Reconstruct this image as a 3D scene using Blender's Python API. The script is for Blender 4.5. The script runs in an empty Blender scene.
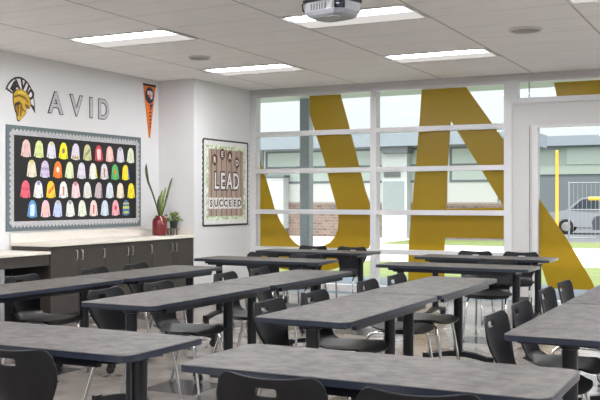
import bpy, bmesh, math, random
from mathutils import Vector, Matrix
random.seed(4)
PI = math.pi
scene = bpy.context.scene
C = scene.collection
CAM_H = 1.38
XL, XJ, YJ, YW = -7.59, -7.0, 10.62, 12.17   # left wall, jog face, jog position, window wall
XR, YB, HC = 3.2, -1.8, 3.05                  # right wall, back wall, ceiling

# ------------------------------------------------------------------ helpers
def lin(c):
    return tuple(((x/255)/12.92 if x/255 <= .04045 else ((x/255+.055)/1.055)**2.4) for x in c) + (1,)

class MB:
    def __init__(s): s.bm = bmesh.new()
    def face(s, pts):
        try: s.bm.faces.new([s.bm.verts.new(p) for p in pts])
        except ValueError: pass
    def box(s, x0, x1, y0, y1, z0, z1, bev=0):
        vs = [s.bm.verts.new((x, y, z)) for x in (x0, x1) for y in (y0, y1) for z in (z0, z1)]
        fs = [(0,1,3,2),(4,6,7,5),(0,4,5,1),(2,3,7,6),(0,2,6,4),(1,5,7,3)]
        faces = [s.bm.faces.new([vs[i] for i in f]) for f in fs]
        if bev:
            es = {e for f in faces for e in f.edges}
            bmesh.ops.bevel(s.bm, geom=list(es), offset=bev, segments=2, affect='EDGES', profile=.5)
        return s
    def prism(s, pts, a, b, axis='z', hole=None):
        # pts: 2D outline, extruded a->b along axis. axis z: (x,y); x: (y,z); y: (x,z)
        def P(p, t):
            return {'z': (p[0], p[1], t), 'x': (t, p[0], p[1]), 'y': (p[0], t, p[1])}[axis]
        if hole is None:
            va = [s.bm.verts.new(P(p, a)) for p in pts]; vb = [s.bm.verts.new(P(p, b)) for p in pts]
            n = len(pts)
            s.bm.faces.new(va); s.bm.faces.new(vb[::-1])
            for i in range(n):
                j = (i+1) % n
                s.bm.faces.new((va[i], vb[i], vb[j], va[j]))
        else:                                             # ring: outline and hole have equal counts
            n = len(pts)
            oa = [s.bm.verts.new(P(p, a)) for p in pts]; ob = [s.bm.verts.new(P(p, b)) for p in pts]
            ia = [s.bm.verts.new(P(p, a)) for p in hole]; ib = [s.bm.verts.new(P(p, b)) for p in hole]
            for i in range(n):
                j = (i+1) % n
                s.bm.faces.new((oa[i], oa[j], ob[j], ob[i])); s.bm.faces.new((ia[j], ia[i], ib[i], ib[j]))
                s.bm.faces.new((oa[j], oa[i], ia[i], ia[j])); s.bm.faces.new((ob[i], ob[j], ib[j], ib[i]))
        return s
    def tube(s, pts, r, seg=10, caps=True):
        pts = [Vector(p) for p in pts]; rings = []
        n = len(pts); rr = r if isinstance(r, (list, tuple)) else [r]*n
        t0 = (pts[1]-pts[0]).normalized()
        u = t0.orthogonal().normalized()
        for i, p in enumerate(pts):
            t = (pts[min(i+1, n-1)]-pts[max(i-1, 0)]).normalized()
            u = (u - t*u.dot(t)).normalized(); v = t.cross(u)
            rings.append([s.bm.verts.new(p+(u*math.cos(2*PI*k/seg)+v*math.sin(2*PI*k/seg))*rr[i]) for k in range(seg)])
        for a, b in zip(rings, rings[1:]):
            for k in range(seg):
                s.bm.faces.new((a[k], a[(k+1) % seg], b[(k+1) % seg], b[k]))
        if caps:
            s.bm.faces.new(rings[0][::-1]); s.bm.faces.new(rings[-1])
        return s
    def lathe(s, prof, seg=24, c=(0, 0, 0), axis='z'):
        rings = []
        for r, z in prof:
            ring = []
            for k in range(seg):
                a = 2*PI*k/seg
                q = (r*math.cos(a), r*math.sin(a), z)
                if axis == 'x': q = (q[2], q[0], q[1])
                if axis == 'y': q = (q[0], q[2], q[1])
                ring.append(s.bm.verts.new((c[0]+q[0], c[1]+q[1], c[2]+q[2])))
            rings.append(ring)
        for a, b in zip(rings, rings[1:]):
            for k in range(seg):
                s.bm.faces.new((a[k], a[(k+1) % seg], b[(k+1) % seg], b[k]))
        s.bm.faces.new(rings[0][::-1]); s.bm.faces.new(rings[-1])
        return s
    def grid(s, fn, nu, nv, skip=None):
        V = [[s.bm.verts.new(fn(-1+2*i/nu, j/nv)) for j in range(nv+1)] for i in range(nu+1)]
        for i in range(nu):
            for j in range(nv):
                if skip and skip(-1+2*(i+.5)/nu, (j+.5)/nv): continue
                s.bm.faces.new((V[i][j], V[i+1][j], V[i+1][j+1], V[i][j+1]))
        return s
    def done(s, name, m, parent=None, loc=None, smooth=False, mods=None):
        bmesh.ops.remove_doubles(s.bm, verts=s.bm.verts, dist=1e-6)
        bmesh.ops.recalc_face_normals(s.bm, faces=s.bm.faces)
        me = bpy.data.meshes.new(name); s.bm.to_mesh(me); s.bm.free()
        o = bpy.data.objects.new(name, me); C.objects.link(o)
        if m: me.materials.append(m)
        if loc is not None: o.location = loc
        if parent: o.parent = parent
        if mods:
            for t, kw in mods:
                md = o.modifiers.new(t, t)
                for k, v in kw.items(): setattr(md, k, v)
            dg = bpy.context.evaluated_depsgraph_get()
            me2 = bpy.data.meshes.new_from_object(o.evaluated_get(dg))
            o.modifiers.clear(); o.data = me2; me2.name = name
        if smooth:
            me = o.data
            for p in me.polygons: p.use_smooth = True
            if smooth != 'all':
                lim = math.radians(40)
                b = bmesh.new(); b.from_mesh(me)
                for e in b.edges:
                    e.smooth = len(e.link_faces) == 2 and e.calc_face_angle(0) < lim
                b.to_mesh(me); b.free()
        return o

def tag(o, label=None, cat=None, group=None, kind=None):
    if label: o['label'] = label
    if cat: o['category'] = cat
    if group: o['group'] = group
    if kind: o['kind'] = kind
    return o
def empty(name, loc=(0, 0, 0), rz=0, label=None, cat=None, group=None):
    o = bpy.data.objects.new(name, None); C.objects.link(o)
    o.location = loc; o.rotation_euler = (0, 0, rz); o.empty_display_size = .1
    return tag(o, label, cat, group)
def struct(o):
    o['kind'] = 'structure'; return o
def copy_tree(o, parent=None):
    c = o.copy(); C.objects.link(c)
    if parent: c.parent = parent
    for ch in list(o.children): copy_tree(ch, c)
    return c

# ------------------------------------------------------------------ materials
def mat(name, col, rough=.5, metal=0, noise=None, bump=None, spec=.5, coat=0):
    """noise=(scale, col2, stretch, lo, hi) mixes a second colour by object-space noise; bump=(scale, strength)"""
    m = bpy.data.materials.new(name); m.use_nodes = True
    nt = m.node_tree; b = nt.nodes['Principled BSDF']
    c = lin(col)
    b.inputs['Base Color'].default_value = c
    b.inputs['Roughness'].default_value = rough
    b.inputs['Metallic'].default_value = metal
    b.inputs['Specular IOR Level'].default_value = spec
    b.inputs['Coat Weight'].default_value = coat
    tc = nt.nodes.new('ShaderNodeTexCoord')
    if noise:
        sc, col2, st, lo, hi = noise
        oi = nt.nodes.new('ShaderNodeObjectInfo')
        ad = nt.nodes.new('ShaderNodeVectorMath'); ad.operation = 'MULTIPLY_ADD'
        mm = nt.nodes.new('ShaderNodeCombineXYZ')
        ml = nt.nodes.new('ShaderNodeMath'); ml.operation = 'MULTIPLY'; ml.inputs[1].default_value = 40
        nt.links.new(oi.outputs['Random'], ml.inputs[0]); nt.links.new(ml.outputs[0], mm.inputs[0])
        ad.inputs[1].default_value = st
        nt.links.new(tc.outputs['Object'], ad.inputs[0]); nt.links.new(mm.outputs[0], ad.inputs[2])
        n = nt.nodes.new('ShaderNodeTexNoise'); n.inputs['Scale'].default_value = sc
        n.inputs['Detail'].default_value = 6; n.inputs['Roughness'].default_value = .65
        nt.links.new(ad.outputs[0], n.inputs['Vector'])
        r = nt.nodes.new('ShaderNodeValToRGB')
        r.color_ramp.elements[0].position = lo; r.color_ramp.elements[0].color = c
        r.color_ramp.elements[1].position = hi; r.color_ramp.elements[1].color = lin(col2)
        nt.links.new(n.outputs['Fac'], r.inputs[0]); nt.links.new(r.outputs[0], b.inputs['Base Color'])
    if bump:
        n2 = nt.nodes.new('ShaderNodeTexNoise'); n2.inputs['Scale'].default_value = bump[0]
        nt.links.new(tc.outputs['Object'], n2.inputs['Vector'])
        bp = nt.nodes.new('ShaderNodeBump'); bp.inputs['Strength'].default_value = bump[1]; bp.inputs['Distance'].default_value = .01
        nt.links.new(n2.outputs['Fac'], bp.inputs['Height']); nt.links.new(bp.outputs[0], b.inputs['Normal'])
    return m
def emis(name, col, s):
    m = bpy.data.materials.new(name); m.use_nodes = True
    nt = m.node_tree; nt.nodes.remove(nt.nodes['Principled BSDF'])
    e = nt.nodes.new('ShaderNodeEmission'); e.inputs[0].default_value = lin(col); e.inputs[1].default_value = s
    nt.links.new(e.outputs[0], nt.nodes['Material Output'].inputs[0]); return m

M = {}
M['wall'] = mat('wall_paint', (208, 207, 206), .75, bump=(180, .05))
M['white'] = mat('white_frame_paint', (186, 184, 181), .45)
M['frame'] = mat('window_frame_paint', (200, 199, 198), .4)
M['counter'] = mat('counter_laminate', (216, 209, 199), .4, noise=(30, (211, 204, 193), (1, 1, 1), .4, .6))
M['cabinet'] = mat('dark_cabinet_laminate', (58, 53, 49), .45, noise=(6, (52, 47, 43), (1, 8, .6), .35, .65))
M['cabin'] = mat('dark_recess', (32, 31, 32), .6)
M['handle'] = mat('brushed_metal', (205, 203, 198), .3, 1)
M['top'] = mat('grey_stone_laminate', (30, 27, 24), .52, noise=(13, (78, 72, 66), (.9, 1.2, 1), .38, .62), spec=.35)
M['edge'] = mat('blue_black_edge_band', (38, 43, 55), .28)
M['black'] = mat('black_steel', (14, 16, 22), .28, spec=.45)
M['plastic'] = mat('charcoal_plastic', (15, 15, 18), .42, bump=(600, .08), spec=.28)
M['chrome'] = mat('chrome', (205, 205, 205), .14, 1)
M['glide'] = mat('grey_glide', (105, 105, 108), .5)
M['rubber'] = mat('black_rubber', (20, 20, 22), .5)

def ceiling_mat():
    m = mat('ceiling_tile', (170, 165, 160), .85, bump=(90, .1)); nt = m.node_tree; b = nt.nodes['Principled BSDF']
    tc = nt.nodes.new('ShaderNodeTexCoord'); sp = nt.nodes.new('ShaderNodeSeparateXYZ')
    nt.links.new(tc.outputs['Object'], sp.inputs[0])
    def line(out, off, pitch, w):
        a = nt.nodes.new('ShaderNodeMath'); a.operation = 'ADD'; a.inputs[1].default_value = off+w/2+pitch*40
        nt.links.new(out, a.inputs[0])
        mo = nt.nodes.new('ShaderNodeMath'); mo.operation = 'MODULO'; mo.inputs[1].default_value = pitch
        nt.links.new(a.outputs[0], mo.inputs[0])
        l = nt.nodes.new('ShaderNodeMath'); l.operation = 'LESS_THAN'; l.inputs[1].default_value = w
        nt.links.new(mo.outputs[0], l.inputs[0]); return l
    lx = line(sp.outputs[0], 6.46, 1.245, .022); ly = line(sp.outputs[1], -7.40, .63, .016)
    ns = nt.nodes.new('ShaderNodeTexNoise'); ns.inputs['Scale'].default_value = 2.5
    mp = nt.nodes.new('ShaderNodeMapping'); mp.inputs['Scale'].default_value = (1, 14, 1)
    nt.links.new(tc.outputs['Object'], mp.inputs[0]); nt.links.new(mp.outputs[0], ns.inputs['Vector'])
    rp = nt.nodes.new('ShaderNodeValToRGB')
    rp.color_ramp.elements[0].color = lin((240, 237, 235)); rp.color_ramp.elements[1].color = lin((247, 244, 242))
    rp.color_ramp.elements[0].position = .35; rp.color_ramp.elements[1].position = .65
    nt.links.new(ns.outputs['Fac'], rp.inputs[0])
    m1 = nt.nodes.new('ShaderNodeMixRGB'); m1.inputs[2].default_value = lin((222, 219, 216))
    nt.links.new(rp.outputs[0], m1.inputs[1]); nt.links.new(ly.outputs[0], m1.inputs[0])
    m2 = nt.nodes.new('ShaderNodeMixRGB'); m2.inputs[2].default_value = lin((190, 187, 184))
    nt.links.new(m1.outputs[0], m2.inputs[1]); nt.links.new(lx.outputs[0], m2.inputs[0])
    nt.links.new(m2.outputs[0], b.inputs['Base Color']); return m
M['ceiling'] = ceiling_mat()

def floor_mat():
    m = mat('polished_floor_tile', (150, 142, 132), .22); nt = m.node_tree; b = nt.nodes['Principled BSDF']
    tc = nt.nodes.new('ShaderNodeTexCoord'); sp = nt.nodes.new('ShaderNodeSeparateXYZ')
    nt.links.new(tc.outputs['Object'], sp.inputs[0])
    def inside(out, off, pitch, w):
        a = nt.nodes.new('ShaderNodeMath'); a.operation = 'ADD'; a.inputs[1].default_value = off+pitch*40
        nt.links.new(out, a.inputs[0])
        mo = nt.nodes.new('ShaderNodeMath'); mo.operation = 'MODULO'; mo.inputs[1].default_value = pitch
        nt.links.new(a.outputs[0], mo.inputs[0])
        l = nt.nodes.new('ShaderNodeMath'); l.operation = 'LESS_THAN'; l.inputs[1].default_value = w
        nt.links.new(mo.outputs[0], l.inputs[0]); return l
    ix = inside(sp.outputs[0], 4.06, 1.37, .457); iy = inside(sp.outputs[1], -5.45, 1.60, .457)
    mu = nt.nodes.new('ShaderNodeMath'); mu.operation = 'MULTIPLY'
    nt.links.new(ix.outputs[0], mu.inputs[0]); nt.links.new(iy.outputs[0], mu.inputs[1])
    ns = nt.nodes.new('ShaderNodeTexNoise'); ns.inputs['Scale'].default_value = 3; ns.inputs['Detail'].default_value = 8
    nt.links.new(tc.outputs['Object'], ns.inputs['Vector'])
    rp = nt.nodes.new('ShaderNodeValToRGB')
    rp.color_ramp.elements[0].color = lin((114, 107, 101)); rp.color_ramp.elements[1].color = lin((142, 134, 126))
    rp.color_ramp.elements[0].position = .35; rp.color_ramp.elements[1].position = .65
    nt.links.new(ns.outputs['Fac'], rp.inputs[0])
    m2 = nt.nodes.new('ShaderNodeMixRGB'); m2.inputs[2].default_value = lin((62, 59, 60))
    nt.links.new(rp.outputs[0], m2.inputs[1]); nt.links.new(mu.outputs[0], m2.inputs[0])
    nt.links.new(m2.outputs[0], b.inputs['Base Color']); return m
M['floor'] = floor_mat()

def glass_mat():
    m = bpy.data.materials.new('window_glass'); m.use_nodes = True; nt = m.node_tree
    nt.nodes.remove(nt.nodes['Principled BSDF'])
    t = nt.nodes.new('ShaderNodeBsdfTransparent'); t.inputs[0].default_value = (.95, .96, .955, 1)
    g = nt.nodes.new('ShaderNodeBsdfGlossy'); g.inputs['Roughness'].default_value = .02
    f = nt.nodes.new('ShaderNodeFresnel'); f.inputs[0].default_value = 1.25
    mx = nt.nodes.new('ShaderNodeMixShader')
    nt.links.new(f.outputs[0], mx.inputs[0]); nt.links.new(t.outputs[0], mx.inputs[1]); nt.links.new(g.outputs[0], mx.inputs[2])
    nt.links.new(mx.outputs[0], nt.nodes['Material Output'].inputs[0]); return m
M['glass'] = glass_mat()
def decal_mat():
    m = bpy.data.materials.new('gold_window_film'); m.use_nodes = True; nt = m.node_tree
    b = nt.nodes['Principled BSDF']; b.inputs['Base Color'].default_value = lin((140, 113, 24)); b.inputs['Roughness'].default_value = .25
    t = nt.nodes.new('ShaderNodeBsdfTransparent'); t.inputs[0].default_value = lin((190, 150, 50))
    tl = nt.nodes.new('ShaderNodeBsdfTranslucent'); tl.inputs[0].default_value = lin((156, 126, 24))
    m1 = nt.nodes.new('ShaderNodeMixShader'); m1.inputs[0].default_value = .45
    m2 = nt.nodes.new('ShaderNodeMixShader'); m2.inputs[0].default_value = .1
    nt.links.new(b.outputs[0], m1.inputs[1]); nt.links.new(tl.outputs[0], m1.inputs[2])
    nt.links.new(m1.outputs[0], m2.inputs[1]); nt.links.new(t.outputs[0], m2.inputs[2])
    nt.links.new(m2.outputs[0], nt.nodes['Material Output'].inputs[0]); return m
M['decal'] = decal_mat()

def flat(name, col, rough=.7): 
    if name not in M: M[name] = mat(name, col, rough, noise=(25, tuple(max(0, int(c*.9)) for c in col), (1, 1, 1), .4, .7))
    return M[name]

# ------------------------------------------------------------------ room shell
struct(MB().box(XL-.15, XR+.15, YB-.15, YW+.15, -.12, 0).done('floor', M['floor']))
struct(MB().box(XL-.15, XR+.15, YB-.15, YW+.25, HC, HC+.25).done('ceiling', M['ceiling']))
wl = struct(MB().box(XL-.15, XL, YB, YJ, 0, HC).done('wall_left', M['wall']))
struct(MB().box(XL, XL+.012, YB, YJ, 0, .1).done('baseboard_left', flat('dark_base', (70, 68, 68)), wl))
wj = struct(MB().box(XL-.15, XJ, YJ, YW+.2, 0, HC).done('wall_jog', M['wall']))
b = MB(); b.box(XR, XR+.15, YB, YW+.2, 0, .9); b.box(XR, XR+.15, YB, YW+.2, 2.7, HC); b.box(XR, XR+.15, YB, 2.2, .9, 2.7); b.box(XR, XR+.15, 9.8, YW+.2, .9, 2.7)  # unseen wall; openings added to let sky light onto the left walls
for y in (4.7, 7.2): b.box(XR, XR+.15, y-.06, y+.06, .9, 2.7)
struct(b.done('wall_right', M['wall']))
# back wall with a wide open gap, added for daylight inferred behind the camera
b = MB(); b.box(XL-.15, XR+.15, YB-.15, YB, 0, .9); b.box(XL-.15, XR+.15, YB-.15, YB, 2.6, HC)
b.box(XL-.15, -5.4, YB-.15, YB, .9, 2.6); b.box(1.6, XR+.15, YB-.15, YB, .9, 2.6); b.box(-2.1, -1.8, YB-.15, YB, .9, 2.6)
struct(b.done('wall_back', M['wall']))
# window wall: solid bits
b = MB()
b.box(XJ, -1.0, YW, YW+.16, 2.965, HC)                       # strip above the glazing
struct(b.done('trim_1', M['white']))
struct(MB().box(-.6, XR, YW, YW+.2, 0, HC).done('wall_far', M['wall']))
b = MB(); b.box(-3.0, -2.73, YW+.02, YW+.16, 0, 2.66); b.box(-2.73, -.6, YW+.02, YW+.16, 2.36, 2.66); b.box(-1.0, -.6, YW+.02, YW+.16, 2.66, HC)
struct(b.done('wall_pier', M['white']))
b = MB(); b.box(-2.779, -2.771, YW+.005, YW+.03, 2.66, HC); b.box(-2.772, -2.766, YW+.012, YW+.03, 0.1, 2.36)  # thin grey strips for the panel seam on the pier
struct(b.done('trim_2', mat('panel_seam', (120, 117, 114), .7)))
struct(MB().box(XJ, XJ+.012, YJ, YW, 0, .1).done('baseboard_jog', flat('dark_base', (70, 68, 68)), wj))
struct(MB().box(-3.0, -2.73, YW+.008, YW+.02, 0, .1).done('baseboard_pier', flat('dark_base', (70, 68, 68))))

def glazing(name, x0, x1, z0, z1, rails, fw, mull=(), depth=.13):
    root = struct(empty(name, (x0, YW, 0)))
    f = MB(); y0, y1 = YW-.005, YW+depth
    f.box(x0, x0+fw, y0, y1, z0, z1); f.box(x1-fw, x1, y0, y1, z0, z1)
    f.box(x0+fw, x1-fw, y0, y1, z1-fw*.35, z1); f.box(x0+fw, x1-fw, y0, y1, z0, z0+fw*.9)
    def loc(o): o.location = Vector(o.location)-Vector(root.location); return o
    loc(f.done('window_frame', M['frame'], root))
    for mx in mull:
        loc(MB().box(mx-.047, mx+.047, y0-.006, y1+.004, z0-.002, z1+.002).done('mullion', M['frame'], root))
    for rz in rails:
        loc(MB().box(x0+fw, x1-fw, y0+.002, y1-.01, rz-.034, rz+.034).done('rail', M['frame'], root))
    xs = [x0+fw]+[m for mx in mull for m in (mx-.047, mx+.047)]+[x1-fw]
    zs = [z0+fw*.9]+[r for rz in rails for r in (rz-.034, rz+.034)]+[z1-fw*.35]
    for a, c in zip(xs[::2], xs[1::2]):
        for d, e in zip(zs[::2], zs[1::2]):
            g = MB(); g.face([(a, YW+.1, d), (c, YW+.1, d), (c, YW+.1, e), (a, YW+.1, e)]); loc(g.done('pane', M['glass'], root))
    return root
glazing('window_1', XJ, -3.0, .06, 2.965, (2.37, 1.815, 1.205, .645), .105, (-4.978,))
glazing('window_2', -3.0, -1.0, 2.66, 2.965, (), .075)
d = glazing('door_1', -2.73, -.6, .0, 2.36, (), .07)
for o in d.children:
    if o.name.startswith('window_frame'): o.name = 'door_frame'
h = MB(); h.box(-2.785, -2.765, YW-.03, YW+.01, 1.0, 1.12, .004); h.done('door_latch', M['white'], d).location = -Vector(d.location)

# ------------------------------------------------------------------ window letters (gold film on the glass)
def film(name, pts, label, hole=None):
    bm = bmesh.new(); y = YW+.094
    def loop(ps):
        vs = [bm.verts.new((p[0], y, p[1])) for p in ps]
        return [bm.edges.new((vs[i], vs[(i+1) % len(vs)])) for i in range(len(vs))]
    es = loop(pts)
    if hole: es += loop(hole)
    bmesh.ops.triangle_fill(bm, use_beauty=True, use_dissolve=False, edges=es)
    b = MB(); b.bm.free(); b.bm = bm
    return tag(b.done(name, M['decal']), label, 'window lettering', 'gold letters on the glass')
film('window_letter', [(-6.88, 1.98), (-6.79, 1.75), (-6.70, 1.48), (-6.62, 1.23), (-6.53, 1.06), (-6.44, .93), (-6.36, .82), (-6.28, .74), (-6.20, .695), (-6.12, .675), (-6.01, .665), (-5.91, .675), (-5.80, .71), (-5.70, .76), (-5.63, .84), (-5.58, .94), (-5.565, 1.09), (-5.6, 1.28), (-5.7, 1.6), (-5.8, 1.97), (-5.93, 2.34), (-6.04, 2.66), (-6.04, 2.925),
     (-5.535, 2.925), (-5.38, 2.4), (-5.22, 1.81), (-5.14, 1.52), (-5.06, 1.31), (-5.035, 1.1), (-5.045, .88), (-5.08, .7), (-5.19, .57), (-5.38, .45), (-5.7, .35), (-6.19, .31), (-6.62, .35), (-6.88, .44)],
     'giant gold curved letter U stuck on the left half of the window wall')
film('window_letter', [(-4.29, 2.925), (-3.65, 2.925), (-3.11, 2.16), (-2.67, 1.41), (-2.3, .87), (-1.99, .34), (-1.94, .22), (-2.54, .22), (-2.63, .5), (-3.0, .86), (-3.95, .86), (-3.955, .66), (-3.96, .2), (-4.49, .2), (-4.49, .65), (-4.45, 1.1), (-4.38, 1.84), (-4.32, 2.5)],
     'giant gold slanted letter A stuck on window right half and glass door', [(-3.865, 2.47), (-3.47, 1.84), (-3.13, 1.28), (-3.93, 1.26), (-3.91, 1.84)])
film('window_letter', [(-2.47, 2.92), (-1.06, 2.92), (-1.06, 2.72), (-2.43, 2.72)], 'gold strip of a letter in the narrow pane above the glass door')

# ------------------------------------------------------------------ ceiling fittings
M['lens'] = emis('lamp_lens', (249, 250, 255), 15.5)
M['lens2'] = emis('lamp_lens_dim', (255, 250, 245), .21)
def soft_lens(m, x0, x1, y0, y1, base):
    nt = m.node_tree; e = nt.nodes['Emission']
    tc = nt.nodes.new('ShaderNodeTexCoord'); sp = nt.nodes.new('ShaderNodeSeparateXYZ'); nt.links.new(tc.outputs['Object'], sp.inputs[0])
    def ma(op, a, b=None, clamp=False):
        n = nt.nodes.new('ShaderNodeMath'); n.operation = op; n.use_clamp = clamp
        for i, v in enumerate((a, b)):
            if v is None: continue
            if isinstance(v, (int, float)): n.inputs[i].default_value = v
            else: nt.links.new(v, n.inputs[i])
        return n.outputs[0]
    dx = ma('MINIMUM', ma('SUBTRACT', sp.outputs[0], x0), ma('SUBTRACT', x1, sp.outputs[0]))
    dy = ma('MINIMUM', ma('SUBTRACT', sp.outputs[1], y0), ma('SUBTRACT', y1, sp.outputs[1]))
    f = ma('MULTIPLY', ma('MINIMUM', ma('MULTIPLY', dx, .6), dy), 1/.07, True)
    nt.links.new(ma('ADD', ma('MULTIPLY', ma('MULTIPLY', f, f), base), .22), e.inputs[1])
soft_lens(M['lens'], .03, 1.205, .02, .30, 25.0)
M['tray'] = mat('lamp_tray', (205, 202, 198), .5)
def troffer():
    t = empty('ceiling_light', (0, 0, HC))
    L, W = 1.235, .615
    o = MB()
    o.prism([(0, 0), (L, 0), (L, W), (0, W)], -.012, -.001, 'z', [(.02, .02), (L-.02, .02), (L-.02, W-.02), (.02, W-.02)])
    o.done('lamp_frame', M['tray'], t)
    g = MB(); g.prism([(.03, .02), (L-.03, .02), (L-.03, .30), (.03, .30)], -.006, -.001); g.done('diffuser', M['lens'], t)
    g = MB(); g.prism([(.03, .31), (L-.03, .31), (L-.03, W-.02), (.03, W-.02)], -.006, -.001); g.done('reflector', M['lens2'], t)
    return t
proto = troffer(); first = True
spots = {(0, 3): 'lit ceiling panel above the dark sweatshirt board, leftmost light', (0, 4): 'lit ceiling panel nearest the jog corner, left of the window',
         (1, 3): 'lit ceiling panel right behind the white projector', (1, 4): 'lit ceiling panel near the window, above gold letter A',
         (2, 3): 'lit ceiling panel cut by the top right corner of the photo'}
for i in range(4):
    for j in range(5):
        t = proto if first else copy_tree(proto); first = False
        t.location = (-6.46+2.49*i, 9.92-2.52*(4-j), HC)
        tag(t, spots.get((i, j), 'lit ceiling panel out of view behind the camera side'), 'ceiling light', 'recessed ceiling lights')
for (x, y, r, lab) in ((-5.89, 9.06, .13, 'round grey ceiling disc between the two left light panels'), (-2.09, 9.02, .16, 'round white ceiling disc on the right, alone beside the lights')):
    t = empty('ceiling_speaker', (x, y, HC), 0, lab, 'ceiling speaker', 'round ceiling speakers')
    MB().lathe([(r, 0), (r, -.012), (r*.9, -.022), (r*.86, -.022), (r*.84, -.006), (0.01, -.006)], 28).done('rim', M['tray'], t, smooth=True)
    MB().lathe([(r*.84, -.006), (r*.8, -.014), (.01, -.017)], 28).done('grille', flat('speaker_grille', (165, 162, 158)), t, smooth=True)

# projector
pj = empty('projector', (-2.83, 6.13, 2.709), math.radians(-14), 'white projector with vents and dark lens hanging from the ceiling', 'projector')
def octo(w, d, c): return [(-w+c, -d), (w-c, -d), (w, -d+c*1.1), (w, d-c), (w-c, d), (-w+c, d), (-w, d-c), (-w, -d+c)]
b = MB()
rings = []
for z, k in ((0, .72), (.014, .88), (.04, 1), (.098, 1), (.108, .96)):
    rings.append([b.bm.verts.new((p[0]*k, p[1]*k, z)) for p in octo(.185, .15, .055)])
for a, c in zip(rings, rings[1:]):
    for k in range(8): b.bm.faces.new((a[k], a[(k+1) % 8], c[(k+1) % 8], c[k]))
b.bm.faces.new(rings[0]); b.bm.faces.new(rings[-1])
b.done('body', mat('projector_shell', (165, 167, 172), .4), pj)
b = MB(); b.box(-.09, .06, -.153, -.149, .048, .094)
b.done('vent_panel', flat('vent_grey', (118, 117, 117)), pj)
for i in range(6): MB().box(-.088+i*.025, -.08+i*.025, -.158, -.15, .048, .094).done('vent_slat', flat('vent_white', (188, 188, 190)), pj)
b = MB(); b.prism([(.112, -.153), (.135, -.1525), (.187, -.094), (.184, -.088)], .043, .097); b.done('lens_window', M['black'], pj)
b = MB(); b.lathe([(.024, -.01), (.024, .012), (.016, .016), (.003, .012)], 16, axis='y')
o = b.done('lens', mat('lens_glass', (30, 40, 60), .05, spec=1), pj, smooth=True); o.location = (.162, -.124, .070); o.rotation_euler = (0, 0, math.radians(45)+PI)
b = MB(); b.lathe([(.045, .002), (.05, -.004), (.03, -.014), (.004, -.016)], 20); b.done('foot_knob', M['white'], pj, smooth=True).location = (.06, -.06, 0)
b = MB(); b.box(-.17, .18, -.14, .12, .1085, .135, .004); b.box(-.12, .1, -.15, -.1, .109, .15); b.box(-.03, .03, -.03, .03, .13, .325); b.box(-.09, .09, -.09, .09, .325, .342)
for sx in (-1, 1): b.tube([(sx*.12, .08, .13), (sx*.06, .03, .18), (0, 0, .2)], .012, 8)
b.done('ceiling_mount', M['black'], pj)
b = MB(); b.tube([(-.15, -.05, .13), (-.2, -.06, .16), (-.232, -.07, .12), (-.235, -.06, .08), (-.215, -.03, .06), (-.18, .0, .06)], .006, 8)
b.done('cable', M['rubber'], pj, smooth=True)

# ------------------------------------------------------------------ cabinets, counters
def cabinet_unit(y0, y1, doors, label):
    t = empty('base_cabinet', (XJ-.29, (y0+y1)/2, 0), 0, label, 'cabinet', 'dark base cabinets along the left wall')
    h = (y1-y0)/2
    b = MB(); b.box(-.275, .265, -h+.002, h-.002, .1, .862); b.box(-.275, .21, -h+.002, h-.002, 0, .1)
    b.done('carcass', M['cabinet'], t)
    w = 2*h/len(doors)
    for i, hs in enumerate(doors):
        a = -h+i*w
        dr = MB().box(.267, .287, a+.003, a+w-.003, .105, .858, .002).done('door', M['cabinet'], t)
        for f in hs:
            yy = a+w*f
            b = MB(); b.tube([(.286, yy, .70), (.304, yy, .70), (.308, yy, .705), (.308, yy, .80), (.304, yy, .805), (.286, yy, .805)], .0055, 8)
            b.done('handle', M['handle'], dr, smooth=True)
cabinet_unit(7.78, 8.72, ((.9,), (.1, .93)), 'dark two-door base cabinet at the left end of the run, nearest camera')
cabinet_unit(8.72, 9.66, ((.9,), (.1, .93)), 'dark two-door base cabinet in the middle of the run, under the board')
cabinet_unit(9.66, 10.61, ((.9,), (.1,)), 'dark two-door base cabinet at the right end, below the red vase')
t = empty('countertop', (XJ-.29, 9.19, .865), 0, 'long cream countertop over the dark cabinets along the left wall', 'countertop')
MB().box(-.295, .31, -1.425, 1.425, 0, .035, .004).done('worktop', M['counter'], t)
b = MB(); b.box(-.297, -.28, -1.425, 1.425, .036, .135); b.box(-.28, .29, 1.408, 1.426, .036, .135); b.done('backsplash', M['counter'], t)

# lower desk run left of the cabinets
t = empty('low_desk', (XJ-.29, 6.6, 0), 0, 'lower dark-fronted counter with cream top and knee space, left edge of photo', 'desk')
MB().box(-.295, .31, -1.3, 1.165, .785, .815, .004).done('worktop', M['counter'], t)
MB().box(.25, .285, -1.3, 1.16, .665, .783).done('apron', M['cabinet'], t)
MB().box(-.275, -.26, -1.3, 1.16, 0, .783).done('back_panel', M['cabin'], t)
MB().box(-.255, .285, .44, .50, 0, .663, .003).done('support_panel', flat('panel_grey', (132, 132, 134)), t)
MB().box(-.255, .285, -1.3, -1.26, 0, .783, .003).done('support_panel', M['white'], t)

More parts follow.
